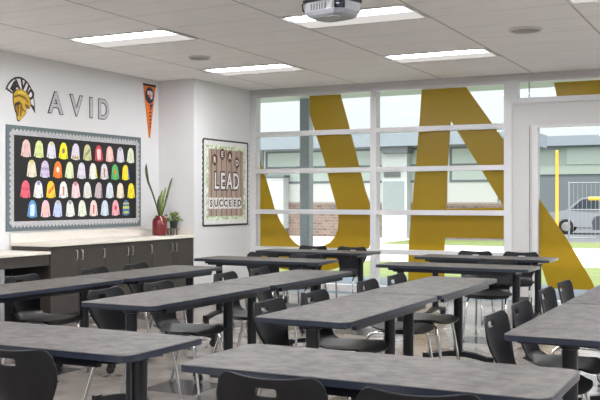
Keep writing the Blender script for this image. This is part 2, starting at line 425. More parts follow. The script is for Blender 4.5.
# ------------------------------------------------------------------ wall-facing (left wall) frame: local x -> world +Y, local y -> +Z, normal -> +X
WM = Matrix(((0, 0, 1), (1, 0, 0), (0, 1, 0))).to_4x4()
def wall_obj(o, x, y, z): o.matrix_world = Matrix.Translation((x, y, z)) @ WM; return o
def wall_empty(name, x, y, z, label, cat, group=None):
    return wall_obj(empty(name, (0, 0, 0), 0, label, cat, group), x, y, z)
def text_mesh(name, body, size, m, depth=.002, offset=0., parent=None, loc=(0, 0, 0), sx=1, bold=0):
    cu = bpy.data.curves.new(name, 'FONT'); cu.body = body; cu.size = size; cu.extrude = depth/2; cu.offset = offset
    cu.align_x = 'CENTER'; cu.align_y = 'CENTER'
    o = bpy.data.objects.new(name, cu); C.objects.link(o)
    dg = bpy.context.evaluated_depsgraph_get()
    me = bpy.data.meshes.new_from_object(o.evaluated_get(dg))
    bpy.data.objects.remove(o); bpy.data.curves.remove(cu)
    # recentre on its own box
    xs = [v.co.x for v in me.vertices]; ys = [v.co.y for v in me.vertices]
    cx, cy = (min(xs)+max(xs))/2, (min(ys)+max(ys))/2
    for v in me.vertices: v.co.x = (v.co.x-cx)*sx; v.co.y -= cy
    me.materials.clear(); me.materials.append(m)
    o = bpy.data.objects.new(name, me); C.objects.link(o); o.location = loc
    if parent: o.parent = parent
    return o

# AVID cut-out letters
M['lt_dark'] = flat('letter_outline', (70, 68, 74)); M['lt_grey'] = mat('letter_pattern', (150, 147, 152), .7, noise=(90, (205, 203, 204), (1, 1, 1), .45, .55))
for ch, y, z in (('A', 8.52, 2.545), ('V', 8.89, 2.545), ('I', 9.17, 2.545), ('D', 9.415, 2.545)):
    t = wall_empty('wall_letter', XL, y, z, 'grey patterned letter %s with dark outline on the left wall' % ch, 'wall letter', 'letters spelling AVID on the left wall')
    text_mesh('letter_back', ch, .35, M['lt_dark'], .004, .015, t, (0, 0, .0025), .86 if ch == 'D' else 1)
    text_mesh('letter_face', ch, .35, M['lt_grey'], .003, .004, t, (0, 0, .0065), .86 if ch == 'D' else 1)

# helmet emblem
def plate(name, pts, m, parent, z0, z1):
    return MB().prism(pts, z0, z1).done(name, m, parent)
def arc(cx, cy, rx, ry, a0, a1, n):
    return [(cx+rx*math.cos(math.radians(a0+(a1-a0)*i/n)), cy+ry*math.sin(math.radians(a0+(a1-a0)*i/n))) for i in range(n+1)]
gold, gold2 = flat('emblem_gold', (206, 168, 40)), flat('emblem_shade', (128, 92, 28))
ink, paper = flat('emblem_ink', (38, 34, 36)), flat('emblem_paper', (222, 218, 216))
t = wall_empty('helmet_emblem', XL, 7.97, 2.53, 'gold ancient helmet emblem with white lettered crest on left wall', 'wall emblem')
crest_o = arc(-.05, -.05, .245, .305, 152, 0, 16)+[(.20, -.14)]+[(.165, -.10)]+arc(-.04, -.05, .165, .15, 0, 138, 12)
plate('crest_outline', crest_o, ink, t, .001, .004)
crest_i = arc(-.05, -.05, .228, .283, 146, 4, 16)+[(.178, -.06)]+arc(-.04, -.05, .175, .165, 4, 134, 12)
plate('crest', crest_i, paper, t, .004, .007)
for ch, a in (('A', 106), ('V', 76), ('I', 53), ('D', 32)):
    o = text_mesh('crest_letter', ch, .165, ink, .003, .008, t, (-.045+.198*math.cos(math.radians(a)), -.05+.216*math.sin(math.radians(a)), .0085), .85)
    o.rotation_euler = (0, 0, math.radians(a-90)*.7)
plate('crest_stripe', [(-.205, .10), (-.14, .20), (-.115, .185), (-.13, .06)], ink, t, .0072, .009)
helm = [(-.145, .055), (-.10, .10), (-.03, .115), (.05, .09), (.10, .03), (.12, -.05), (.10, -.09), (.055, -.10), (.045, -.15), (.0, -.19), (-.055, -.245), (-.085, -.235), (-.10, -.16), (-.12, -.13), (-.14, -.06), (-.15, -.01)]
plate('helmet_outline', [(x*1.07+.001, y*1.05) for x, y in helm], ink, t, .0045, .008)
plate('helmet', helm, gold, t, .008, .011)
plate('eye_opening', [(-.13, -.045), (-.05, -.02), (-.03, -.05), (-.06, -.075), (-.07, -.19), (-.09, -.2), (-.10, -.09)], gold2, t, .011, .0125)
plate('brow_band', [(-.145, .03), (-.06, .055), (.04, .03), (.09, -.03), (.075, -.04), (.03, .005), (-.06, .03), (-.148, .005)], gold2, t, .011, .0125)
plate('cheek_line', [(-.045, -.05), (-.025, -.04), (.005, -.11), (.04, -.13), (.03, -.145), (-.01, -.125), (-.04, -.2), (-.055, -.2)], gold2, t, .011, .0125)
plate('ear_line', [(.03, -.04), (.09, -.06), (.105, -.085), (.05, -.095), (.03, -.075)], gold2, t, .011, .0125)
plate('nose_guard', [(-.135, -.06), (-.115, -.06), (-.095, -.2), (-.105, -.2)], ink, t, .0125, .0135)
plate('brow_shine', [(-.09, .075), (-.03, .09), (.03, .07), (.03, .055), (-.03, .072), (-.08, .06)], flat('emblem_shine', (236, 206, 90)), t, .011, .0125)
plate('eye_slit', [(-.125, -.055), (-.065, -.035), (-.05, -.052), (-.11, -.075)], ink, t, .0125, .0135)

# pennant
t = wall_empty('pennant', XL, 10.40, 2.98, 'orange felt pennant with navy oval hanging point down on left wall', 'pennant')
plate('flag', [(-.145, 0), (.145, 0), (.012, -.745), (-.012, -.745)], flat('pennant_orange', (226, 116, 36)), t, .003, .006)
plate('top_band', [(-.15, .0), (.15, .0), (.147, -.032), (-.147, -.032)], flat('pennant_band', (58, 40, 36)), t, .006, .0085)
plate('oval_logo', arc(0, -.155, .098, .115, 0, 342, 19), flat('pennant_navy', (36, 44, 72)), t, .006, .008)
plate('logo_mark', [(-.06, -.10), (.02, -.09), (.07, -.11), (.06, -.20), (.02, -.21), (.01, -.16), (-.05, -.15)], flat('pennant_white', (215, 205, 205)), t, .008, .0095)
plate('logo_mark', [(-.03, -.15), (.02, -.14), (.02, -.185), (-.02, -.19)], flat('pennant_orange2', (220, 110, 60)), t, .0095, .011)
plate('lettering_mark', [(.0, -.285), (.07, -.27), (.065, -.30), (.045, -.31), (.03, -.36), (.0, -.365), (.015, -.315)], flat('pennant_navy', (36, 44, 72)), t, .006, .008)
for i in range(5): plate('lettering_mark', [(-.012+.004*i, -.385-.05*i), (.04-.003*i, -.375-.05*i), (.036-.003*i, -.40-.05*i), (-.008+.004*i, -.41-.05*i)], flat('pennant_navy', (36, 44, 72)), t, .006, .008)

# ------------------------------------------------------------------ sweatshirt bulletin board
BW, BH = 1.242, .601
t = wall_empty('bulletin_board', XL, 8.948, 1.627, 'large black bulletin board of paper sweatshirts with grey and lace border', 'bulletin board')
plate('border_fabric', [(-BW, -BH), (BW, -BH), (BW, BH), (-BW, BH)], mat('grey_green_fabric', (104, 116, 116), .85, noise=(120, (90, 102, 103), (1, 1, 1), .4, .6)), t, .001, .015)
plate('black_paper', [(-BW+.1, -BH+.1), (BW-.1, -BH+.1), (BW-.1, BH-.1), (-BW+.1, BH-.1)], flat('black_paper', (15, 13, 13)), t, .015, .017)
def lace(w, h, wd, pitch, amp):
    out, inn = [], []
    def edge(x0, y0, x1, y1, nx, ny):
        L = math.hypot(x1-x0, y1-y0); n = max(2, int(L/pitch))*4
        for i in range(n):
            f = i/n; x, y = x0+(x1-x0)*f, y0+(y1-y0)*f
            a = amp*abs(math.sin(PI*(i/4))) if (i % 4) else 0
            out.append((x+nx*a, y+ny*a))
            # inner loop follows along, pulled in
            fx = (x/w)*(w-wd) ; fy = (y/h)*(h-wd)
            inn.append((fx, fy))
    edge(-w, -h, w, -h, 0, -1); edge(w, -h, w, h, 1, 0); edge(w, h, -w, h, 0, 1); edge(-w, h, -w, -h, -1, 0)
    return out, inn
o_, i_ = lace(BW-.07, BH-.07, .04, .06, .032)
MB().prism(o_, .0172, .02, 'z', i_).done('lace_border', mat('white_lace', (196, 195, 194), .8, noise=(140, (140, 140, 142), (1, 1, 1), .45, .55)), t)

HO = [(-.02, .098), (.02, .098), (.036, .084), (.054, .062), (.064, .02), (.072, -.035), (.080, -.088), (.060, -.094), (.053, -.05), (.049, -.04), (.048, -.099), (.0, -.103), (-.048, -.099), (-.049, -.04), (-.053, -.05), (-.060, -.094), (-.080, -.088), (-.072, -.035), (-.064, .02), (-.054, .062), (-.036, .084)]
PR = {'collar': [(-.03, .09), (0, .094), (.03, .09), (.02, .055), (0, .045), (-.02, .055)],
      'badge': arc(0, .0, .026, .034, 0, 330, 11),
      'hem': [(-.044, -.05), (-.02, -.062), (0, -.045), (.022, -.06), (.044, -.05), (.045, -.092), (-.045, -.092)],
      'diagonal': [(-.045, -.06), (-.04, -.02), (.05, .06), (.05, .015)],
      'center': [(-.033, -.08), (.033, -.08), (.036, .04), (0, .06), (-.036, .04)],
      'streak': [(-.012, -.07), (.012, -.07), (.014, .04), (-.012, .04)],
      'sleeve': [(.046, .07), (.058, .05), (.074, -.06), (.07, -.088), (.056, -.086), (.05, -.02)],
      'band': [(-.064, -.012), (.064, -.012), (.067, .02), (-.066, .02)]}
rows = [
 (1.975, [8.01,8.22,8.43,8.64,8.86,9.08,9.30,9.52,9.74,9.96], 'top row', [
  ('pink speckled', (226,194,186), 'center', (216,180,176)), ('pale lime', (214,220,156), 'center', (206,214,140)), ('lavender white', (216,214,224), 'collar', (214,206,130)),
  ('bright yellow', (240,226,40), 'badge', (120,124,110)), ('white', (222,216,226), 'hem', (196,170,110)), ('sage yellow', (206,204,150), 'diagonal', (150,150,120)),
  ('red', (206,62,76), 'center', (226,196,192)), ('salmon pink', (234,182,172), 'center', (240,200,190)), ('pale lavender', (212,208,218), 'collar', (170,165,175)), ('mint white', (216,226,196), 'streak', (214,196,170))]),
 (1.745, [8.10,8.32,8.54,8.75,8.97,9.19,9.41,9.63,9.85], 'second row', [
  ('cream', (222,212,188), 'collar', (222,196,110)), ('lavender striped', (208,196,220), 'band', (176,158,196)), ('orange and black', (232,122,36), 'badge', (230,214,196)),
  ('pale green', (214,224,176), 'streak', (226,230,200)), ('pale grey lavender', (216,210,222), 'hem', (200,196,206)), ('white with yellow sleeve', (222,222,214), 'sleeve', (236,216,50)),
  ('grey white', (214,212,212), 'streak', (196,110,110)), ('green', (92,176,100), 'badge', (226,130,60)), ('yellow with blue sleeve', (236,212,40), 'sleeve', (80,140,196))]),
 (1.505, [8.00,8.21,8.42,8.64,8.86,9.08,9.30,9.52,9.74,9.97], 'third row', [
  ('rose red', (216,96,112), 'band', (200,80,96)), ('white with purple hood', (224,224,220), 'collar', (150,140,190)), ('yellow with red sash', (240,196,50), 'diagonal', (216,96,70)),
  ('white with red stripe', (222,226,220), 'streak', (214,110,100)), ('blush pink', (232,200,202), 'collar', (206,110,130)), ('plain white', (222,220,214), 'center', (216,212,206)),
  ('taupe with purple sleeve', (196,180,178), 'sleeve', (120,90,140)), ('bluish white', (214,220,226), 'streak', (204,208,214)), ('cream with lilac', (228,220,190), 'sleeve', (196,176,206)), ('plain yellow', (242,222,40), 'badge', (232,196,60))]),
 (1.278, [8.11,8.33,8.54,8.76,8.98,9.20,9.42,9.64,9.86], 'bottom row', [
  ('blue with white middle', (98,158,210), 'center', (210,224,234)), ('pink and yellow', (232,186,196), 'streak', (226,200,130)), ('periwinkle', (184,196,230), 'collar', (190,180,160)),
  ('off-white', (222,226,218), 'collar', (150,160,150)), ('white with green tint', (220,224,208), 'streak', (196,216,170)), ('white with red print', (230,206,200), 'streak', (214,80,60)),
  ('pale blue', (196,210,222), 'streak', (210,216,222)), ('pink with red dots', (228,164,172), 'badge', (206,76,96)), ('blue and lime striped', (84,120,160), 'band', (206,214,90))])]
nth = ['first', 'second', 'third', 'fourth', 'fifth', 'sixth', 'seventh', 'eighth', 'ninth', 'tenth']
for z, ys, rn, items in rows:
    for k, (y, (d, c, p, c2)) in enumerate(zip(ys, items)):
        h = wall_empty('paper_sweatshirt', XL+.017, y, z, '%s paper sweatshirt, %s from left in the %s' % (d, nth[k], rn), 'paper cutout', 'paper sweatshirts on the black board')
        h.matrix_world = h.matrix_world @ Matrix.Rotation(math.radians(random.uniform(-4, 4)), 4, 'Z')
        plate('shirt', HO, flat('paper_%d_%d_%d' % c, c, .8), h, .0005, .002)
        plate('print', PR[p], flat('paper_%d_%d_%d' % c2, c2, .8), h, .002, .003)
        if rn == 'bottom row' and k == 8:
            plate('print', [(x, yy+.06) for x, yy in PR['band']][:2]+[(.06, .065), (-.06, .065)], flat('paper_206_214_90', c2), h, .002, .003)
            plate('print', [(-.05, -.075), (.05, -.075), (.05, -.05), (-.05, -.05)], flat('paper_206_214_90', c2), h, .002, .003)

# ------------------------------------------------------------------ READ LEAD SUCCEED board on the jog wall
LW, LH = .632, .624
t = wall_empty('poster_board', XJ, 11.455, 1.627, 'plank-patterned poster board with black scalloped edge beside the window', 'poster board')
o_, i_ = lace(LW-.016, LH-.016, .009, .075, .015)
MB().prism(o_, .001, .0155, 'z', i_).done('scalloped_edge', flat('black_trim', (34, 32, 34)), t)
plate('white_border', [(-LW+.03, -LH+.03), (LW-.03, -LH+.03), (LW-.03, LH-.03), (-LW+.03, LH-.03)], flat('border_white', (222, 222, 218)), t, .007, .010)
w2, h2 = LW-.095, LH-.095
plate('leaf_border', [(-w2, -h2), (w2, -h2), (w2, h2), (-w2, h2)], mat('leaf_print', (222, 228, 206), .8, noise=(16, (120, 152, 70), (1, 1, 1), .44, .64)), t, .010, .012)
def plank_mat():
    m = mat('plank_print', (176, 156, 142), .8, noise=(7, (146, 124, 110), (2.5, .5, 1), .35, .7)); nt = m.node_tree; b = nt.nodes['Principled BSDF']
    old = b.inputs['Base Color'].links[0].from_socket
    tc = nt.nodes.new('ShaderNodeTexCoord'); w = nt.nodes.new('ShaderNodeTexWave'); w.inputs['Scale'].default_value = 2.3; w.bands_direction = 'X'
    nt.links.new(tc.outputs['Object'], w.inputs['Vector'])
    r = nt.nodes.new('ShaderNodeValToRGB'); r.color_ramp.elements[0].position = .0; r.color_ramp.elements[0].color = (.45, .4, .37, 1); r.color_ramp.elements[1].position = .16; r.color_ramp.elements[1].color = (1, 1, 1, 1)
    nt.links.new(w.outputs['Fac'], r.inputs[0])
    mx = nt.nodes.new('ShaderNodeMixRGB'); mx.blend_type = 'MULTIPLY'; mx.inputs[0].default_value = 1
    nt.links.new(old, mx.inputs[1]); nt.links.new(r.outputs[0], mx.inputs[2]); nt.links.new(mx.outputs[0], b.inputs['Base Color']); return m
plate('plank_print', [(-w2+.055, -h2+.05), (w2-.055, -h2+.05), (w2-.055, h2-.05), (-w2+.055, h2-.05)], plank_mat(), t, .012, .014)
brown, cw = flat('brown_tag', (84, 50, 34)), flat('card_white', (226, 224, 220))
blk = flat('print_black', (34, 32, 34))
for ch, y, z in zip('READ', (11.13, 11.335, 11.54, 11.745), (1.955, 2.04, 2.015, 1.93)):
    h = wall_empty('letter_tag', XJ+.0145, y, z, 'brown pointed tag with letter %s in the top word of the poster' % ch, 'letter tag', 'brown letter tags spelling READ')
    plate('tag', [(0, -.095), (.068, -.04), (.066, .045), (0, .09), (-.066, .045), (-.068, -.04)], brown, h, .0005, .003)
    text_mesh('letter', ch, .115, cw, .002, .002, h, (0, 0, .0045))
for ch, y in zip('LEAD', (11.18, 11.35, 11.53, 11.72)):
    h = wall_empty('poster_letter', XJ+.0145, y, 1.655, 'large white outlined letter %s in the middle word of the poster' % ch, 'poster letter', 'white letters spelling LEAD')
    text_mesh('letter_back', ch, .33, blk, .003, .026, h, (0, 0, .002), .74)
    text_mesh('letter_face', ch, .33, cw, .002, .006, h, (0, 0, .005), .74)
seen = {}
for k, (ch, y) in enumerate(zip('SUCCEED', (11.035, 11.165, 11.295, 11.425, 11.555, 11.685, 11.815))):
    n = seen.get(ch, 0); seen[ch] = n+1
    rep = ('first ', 'second ')[n] if ch in 'CE' else ''
    h = wall_empty('letter_card', XJ+.0145, y, 1.335, 'white card with the %sblack letter %s in the bottom word of the poster' % (rep, ch), 'letter card', 'white letter cards spelling SUCCEED')
    o = plate('card', [(-.055, -.08), (.055, -.08), (.055, .08), (-.055, .08)], cw, h, .0005, .002)
    text_mesh('letter', ch, .14, blk, .002, .003, h, (0, 0, .0035))
    h.matrix_world = h.matrix_world @ Matrix.Rotation(math.radians((-5, 3, 6, -3, 2, -4, 3)[k]), 4, 'Z')

# ------------------------------------------------------------------ plants on the counter
t = empty('red_vase', (-7.30, 10.24, .901), 0, 'shiny dark red jar vase standing on the counter end', 'vase')
MB().lathe([(.085, 0), (.098, .008), (.101, .03), (.10, .19), (.09, .225), (.066, .245), (.06, .262), (.066, .27), (.056, .268), (.05, .2), (.002, .19)], 28).done('jar', mat('red_glaze', (104, 8, 18), .12, coat=.6), t, smooth='all')
b = MB(); b.tube([(.045, -.05, .26), (.075, -.07, .235), (.09, -.066, .18), (.095, -.05, .15)], .004, 6); b.done('bow_tie', flat('cream_ribbon', (214, 170, 130)), t, smooth=True)
def leaf(name, pts, widths, m, parent, face=(.62, -.78, 0)):
    b = MB(); fv = Vector(face).normalized(); rows_ = []
    n = len(pts)
    for i, (p, w) in enumerate(zip(pts, widths)):
        p = Vector(p); tg = (Vector(pts[min(i+1, n-1)])-Vector(pts[max(i-1, 0)])).normalized()
        sd = tg.cross(fv).normalized()
        rows_.append([b.bm.verts.new(p+sd*w*k+fv*(-.004 if k == 0 else .004)) for k in (-1, 0, 1)])
    for a, c in zip(rows_, rows_[1:]):
        for k in range(2): b.bm.faces.new((a[k], a[k+1], c[k+1], c[k]))
    return b.done(name, m, parent, smooth='all', mods=[('SOLIDIFY', {'thickness': .004, 'offset': 0})])
g1, g2 = mat('leaf_dark_green', (50, 66, 34), .45, noise=(14, (84, 98, 48), (1, 1, .4), .4, .65)), mat('leaf_light_green', (84, 104, 44), .45, noise=(20, (136, 146, 72), (1, 1, 1), .4, .6))
t = empty('tall_leaf_plant', (-7.30, 10.24, 1.14), 0, 'tall upright strap leaves standing in the red vase', 'plant')
leaf('leaf', [(0, 0, 0), (.0, -.08, .18), (.0, -.18, .36), (.0, -.26, .48), (.0, -.29, .58), (.0, -.305, .66), (0, -.305, .72)], [.009, .009, .010, .013, .018, .015, .003], g1, t)
leaf('leaf', [(0, .0, 0), (.01, .0, .14), (.02, -.02, .25), (.03, .0, .33), (.03, .02, .38)], [.009, .013, .016, .013, .003], g2, t)
leaf('leaf', [(.01, .02, 0), (.02, .03, .14), (.02, .05, .26), (.03, .08, .36), (.03, .09, .41)], [.009, .015, .017, .013, .003], g2, t)
leaf('leaf', [(0, .03, 0), (.01, .09, .14), (.01, .15, .28), (.02, .19, .40), (.02, .24, .50), (.02, .27, .55)], [.009, .012, .015, .015, .012, .003], g1, t)
leaf('leaf', [(.02, -.02, 0), (.02, -.06, .1), (.02, -.06, .22), (.02, -.04, .3)], [.01, .016, .016, .003], g1, t)

t = empty('plant_stand', (-7.28, 10.49, .901), 0, 'small low dark wooden stand beside the red vase', 'plant stand')
MB().box(-.07, .07, -.085, .085, .075, .09, .003).done('top', flat('stand_wood', (118, 104, 96)), t)
for sx in (-.05, .05):
    for sy in (-.02, .055): MB().box(sx-.01, sx+.01, sy-.012, sy+.012, 0, .0745, .002).done('leg', flat('stand_wood', (118, 104, 96)), t)
t = empty('potted_plant', (-7.26, 10.515, .9905), 0, 'small bushy green plant in a dark pot on the little stand', 'potted plant')
MB().lathe([(.042, 0), (.05, .005), (.058, .09), (.063, .092), (.063, .11), (.054, .11), (.05, .09), (.002, .088)], 22).done('pot', flat('dark_pot', (48, 54, 50), .4), t, smooth=True)
b = MB()
for i in range(70):
    a, e = random.uniform(0, 2*PI), random.uniform(.0, 1.35); r = random.uniform(.06, .125)
    d = Vector((math.cos(a)*math.cos(e), math.sin(a)*math.cos(e)*1.1, math.sin(e)*.95)); p = Vector((0, 0, .10))+d*r
    s = d.cross(Vector((random.uniform(-1, 1), random.uniform(-1, 1), .3))).normalized()*random.uniform(.010, .018); L = (d+Vector((0, 0, random.uniform(-.7, .2)))).normalized()*random.uniform(.03, .05)
    b.face([p-L*.4, p+s, p+L, p-s])
b.done('foliage', mat('bush_green', (74, 104, 36), .5, noise=(40, (128, 146, 62), (1, 1, 1), .4, .6)), t)
b = MB()
for i in range(9):
    a = i*.7; b.tube([(0, 0, .085), (math.cos(a)*.03, math.sin(a)*.03, .13), (math.cos(a)*.07, math.sin(a)*.08, .16)], .0025, 5)
b.done('stems', g1, t)

# ------------------------------------------------------------------ tables
def rrect(hx, hy, r, n=6):
    out = []
    for cx, cy, a0 in ((hx-r, hy-r, 0), (-hx+r, hy-r, 90), (-hx+r, -hy+r, 180), (hx-r, -hy+r, 270)):
        out += [(cx+r*math.cos(math.radians(a0+90*k/n)), cy+r*math.sin(math.radians(a0+90*k/n))) for k in range(n+1)]
    return out
def make_table():
    t = empty('classroom_table')
    HX, HY = .758, .284
    MB().prism(rrect(HX-.004, HY-.004, .05), .714, .74).done('tabletop', M['top'], t, smooth=True)
    b = MB(); b.prism(rrect(HX, HY, .054), .712, .7385, 'z', rrect(HX-.0042, HY-.0042, .05))
    b.done('edge_band', M['edge'], t, smooth=True)
    b = MB()
    for sy in (-1, 1): b.box(-.57, .57, sy*.242-.014, sy*.242+.014, .676, .7115)
    b.box(-.57, .57, -.02, .02, .665, .7115)
    b.done('frame_rail', M['black'], t)
    for sx in (-1, 1):
        x = sx*.585
        b = MB(); b.box(x-.05, x+.05, -.22, .22, .686, .711, .004); b.done('mounting_plate', M['black'], t)
        b = MB(); b.lathe([(.037, .13), (.037, .669), (.05, .672), (.05, .686)], 22, (x, 0, 0)); b.done('post', M['black'], t, smooth=True)
        b = MB(); n = 10
        lo = [(-.28+.56*k/n, .075+.04*math.cos(PI*(k/n-.5))) for k in range(n+1)]
        up = [(y, z+.045-.012*abs(y)/.28) for y, z in lo]
        b.prism(lo+up[::-1], x-.027, x+.027, 'x')
        for sy in (-1, 1): b.box(x-.028, x+.028, sy*.275-.022, sy*.275+.022, .045, .125, .004)
        ft = b.done('foot', M['black'], t)
        for sy in (-1, 1):
            b = MB(); b.lathe([(.022, -.015), (.034, -.011), (.034, .011), (.022, .015)], 18, (x, sy*.262, .034), 'x'); b.done('caster', M['rubber'], ft, smooth=True)
    return t
tp = make_table(); used = False
def table(x, y, rz, label, dz=0):
    global used
    t = copy_tree(tp) if used else tp; used = True
    t.location = (x, y, dz); t.rotation_euler = (0, 0, rz)
    return tag(t, label, 'table', 'grey-topped classroom tables')
H = PI/2
cols = [(-4.90, 4.49, 'far left column, before the cabinets'), (-3.565, 4.52, 'second column from the left'), (-2.222, 4.37, 'third column, right of the middle'), (-.832, 4.33, 'right-hand column, cut by the photo edge')]
for x, y0, w in cols:
    table(x, y0+.763, H, 'long grey table at the near end of the %s' % w)
    table(x, y0+1.525+.763, H, 'long grey table at the window end of the %s' % w)
table(-1.335, 3.28, 0, 'foreground grey table across the bottom middle of the photo').scale = (.95, 1.045, 1)
table(-3.045, 3.335, 0, 'foreground grey table at the left, set across, cut by photo edge').scale = (.95, 1.06, 1)
table(-4.84, 8.74, 0, 'grey table set across beyond the left columns, before the jog wall')
table(-5.02, 10.42, 0, 'grey table set across closest to the window at left')
table(-2.70, 8.75, 0, 'grey table set across beyond the middle column at right')
table(-2.80, 10.15, 0, 'grey table set across closest to the white pier at right')

# ------------------------------------------------------------------ chairs (local: faces +Y)
def make_chair():
    t = empty('classroom_chair')
    def sm(a, b, x):
        x = max(0, min(1, (x-a)/(b-a))); return x*x*(3-2*x)
    def back(u, v):
        w = .146+.072*sm(.12, .75, v)-.012*sm(.8, 1, v)
        zt = .795-.022*(1-u*u)-.05*max(0, (abs(u)-.72)/.28)**2.2
        z = .462+(zt-.462)*v
        y = -.172-.10*v-.012*math.sin(PI*v)+(.026+.024*v)*u*u
        if v < .12: y += .03*(1-v/.12)**2
        return (w*u, y, z)
    b = MB(); b.grid(back, 34, 34, lambda u, v: abs(u) < .18 and .80 < v < .89)
    b.done('backrest', M['plastic'], t, smooth='all', mods=[('SOLIDIFY', {'thickness': .009, 'offset': 0}), ('SUBSURF', {'levels': 1, 'render_levels': 1})])
    def seat(u, s):
        w = .146+.082*sm(.02, .40, s)-.02*sm(.85, 1, s)
        y = -.186+.44*s-.03*sm(.6, 1, s)*abs(u)**3
        z = .452+.02*(1-s)**6*1.6-.012*math.sin(PI*s)+.012*u*u*sm(.1, .5, s)-.028*sm(.78, 1, s)
        return (w*u, y, z)
    b = MB(); b.grid(seat, 18, 20)
    b.done('seat', M['plastic'], t, smooth='all', mods=[('SOLIDIFY', {'thickness': .010, 'offset': 0}), ('SUBSURF', {'levels': 1, 'render_levels': 1})])
    b = MB(); b.box(-.16, .16, -.06, .13, .421, .434, .003); b.done('seat_bracket', flat('bracket_grey', (120, 120, 124), .4), t)
    for sx in (-1, 1):
        for pts in ([(.215, .235, .012), (.196, .185, .33), (.19, .17, .39), (.184, .145, .413), (.178, .11, .42), (.17, .02, .42)],
                    [(.225, -.255, .012), (.196, -.165, .33), (.19, -.148, .39), (.184, -.12, .413), (.178, -.085, .42), (.17, .0, .42)]):
            p = [(x*sx, y, z) for x, y, z in pts]
            lg = MB().tube(p, .0115, 10).done('leg', M['chrome'], t, smooth=True)
            g = MB(); g.lathe([(.015, 0), (.017, .004), (.015, .026), (.012, .03)], 12, (p[0][0], p[0][1], 0)); g.done('glide', M['glide'], lg, smooth=True)
    return t
cp = make_chair(); cused = False
def chair(x, y, rz, label, group):
    global cused
    t = copy_tree(cp) if cused else cp; cused = True
    t.location = (x, y, 0); t.rotation_euler = (0, 0, rz)
    return tag(t, label, 'chair', group)
E = -PI/2                                     # facing +X
order = ['nearest the camera', 'second from the camera', 'third from the camera', 'farthest from the camera']
for cx, ys, w, k0 in ((-5.07, (5.565, 6.47, 7.07), 'far left table column', 4),
                      (-3.75, (4.98, 5.58, 6.51, 7.10), 'second table column from the left', 4),
                      (-2.42, (4.83, 5.43, 6.36, 6.96), 'third table column', 0),
                      (-1.045, (4.79, 5.39, 6.32, 6.92), 'right-hand table column', -1)):
    for k, y in enumerate(ys):
        nm = order[k] if k < len(ys)-1 or len(ys) == 4 else 'farthest from the camera'
        chair(cx+random.uniform(-.01, .01)-(.05 if k0 < 0 and k > 1 else 0), y, E+math.radians(k0+random.uniform(-1, 1)), 'charcoal chair at the %s, %s' % (w, nm), 'chairs tucked along the table columns')
chair(-2.745, 3.06, 0, 'charcoal chair back at bottom left corner, before the left foreground table', 'chairs at the foreground tables')
chair(-1.535, 3.01, math.radians(3), 'charcoal chair with slotted back at bottom middle, before the foreground table', 'chairs at the foreground tables')
chair(-1.005, 2.985, math.radians(8), 'charcoal chair back cut off at the bottom edge, right of middle', 'chairs at the foreground tables')
gb = 'chairs on the window side of the cross tables'
chair(-5.13, 8.98, PI, 'charcoal chair behind the left cross table, left of the pair', gb)
chair(-4.58, 8.97, PI, 'charcoal chair behind the left cross table, right of the pair', gb)
chair(-5.30, 10.64, PI, 'charcoal chair between window table and gold letter U, left of the pair', gb)
chair(-4.74, 10.63, PI, 'charcoal chair between window table and gold letter U, right of the pair', gb)
chair(-2.42, 8.98, PI, 'charcoal chair with chrome legs in view behind the right cross table', gb)
chair(-3.05, 10.38, PI, 'charcoal chair behind the farthest right table, under gold letter A', gb)
chair(-2.51, 10.38, PI, 'charcoal chair behind the farthest right table, in front of the white pier', gb)

# ------------------------------------------------------------------ outside
conc = mat('pale_concrete', (182, 180, 175), .9, noise=(1.5, (170, 168, 163), (1, 1, 1), .4, .6))
grass = mat('lawn_grass', (76, 90, 42), .95, noise=(8, (96, 108, 58), (1, 1, 1), .35, .65), bump=(60, .6))
asph = mat('asphalt', (84, 86, 90), .9, noise=(3, (72, 73, 77), (1, 1, 1), .4, .6))
def ground(name, m, y0, y1, z=-.06, x0=-60, x1=25):
    return struct(MB().box(x0, x1, y0, y1, z-.2, z).done(name, m))
ground('patio', mat('shadow_toned_concrete', (92, 104, 114), .9), YW+.2, 15.9)  # building's shadow put into the blue-grey colour of this concrete strip
ground('lawn', grass, 15.9, 20.3)
ground('path', conc, 20.3, 28.2)
ground('lawn_far', grass, 28.2, 32.2, x0=-11.5)
ground('path_far', conc, 28.2, 36, z=-.064, x0=-60, x1=-11.5)
ground('parking_lot', asph, 32.2, 75, z=-.06, x0=-11.5)
struct(MB().box(-30, 12, YW+.25, 14.75, 3.16, 3.45).done('canopy', mat('canopy_soffit', (206, 214, 204), .8)))
t = empty('canopy_column', (-7.2, 14.5, -.06), 0, 'grey square canopy column outside the left window', 'column')
MB().box(-.09, .09, -.09, .09, .02, 3.215, .006).done('shaft', flat('column_grey', (140, 146, 148)), t)
MB().box(-.13, .13, -.13, .13, 0, .02).done('base_plate', flat('column_grey', (140, 146, 148)), t)

# neighbouring classroom wing
t = empty('school_wing', (-20, 33, -.064), 0, 'pale classroom building with brick base and grey roof edge across the lawn', 'building')
x0, x1 = -24, 12.15
siding = mat('pale_siding', (184, 186, 184), .8)
MB().box(x0, x1, .0, 3, 1.25, 3.6).done('wall', siding, t)
def brick_mat():
    m = mat('red_brick', (170, 140, 128), .9); nt = m.node_tree; b = nt.nodes['Principled BSDF']
    tc = nt.nodes.new('ShaderNodeTexCoord'); mp = nt.nodes.new('ShaderNodeMapping'); mp.inputs['Rotation'].default_value = (PI/2, 0, 0)
    br = nt.nodes.new('ShaderNodeTexBrick'); br.inputs['Scale'].default_value = 2.2
    br.inputs['Color1'].default_value = lin((132, 108, 98)); br.inputs['Color2'].default_value = lin((96, 84, 80)); br.inputs['Mortar'].default_value = lin((134, 128, 122))
    nt.links.new(tc.outputs['Object'], mp.inputs[0]); nt.links.new(mp.outputs[0], br.inputs[0]); nt.links.new(br.outputs[0], b.inputs['Base Color']); return m
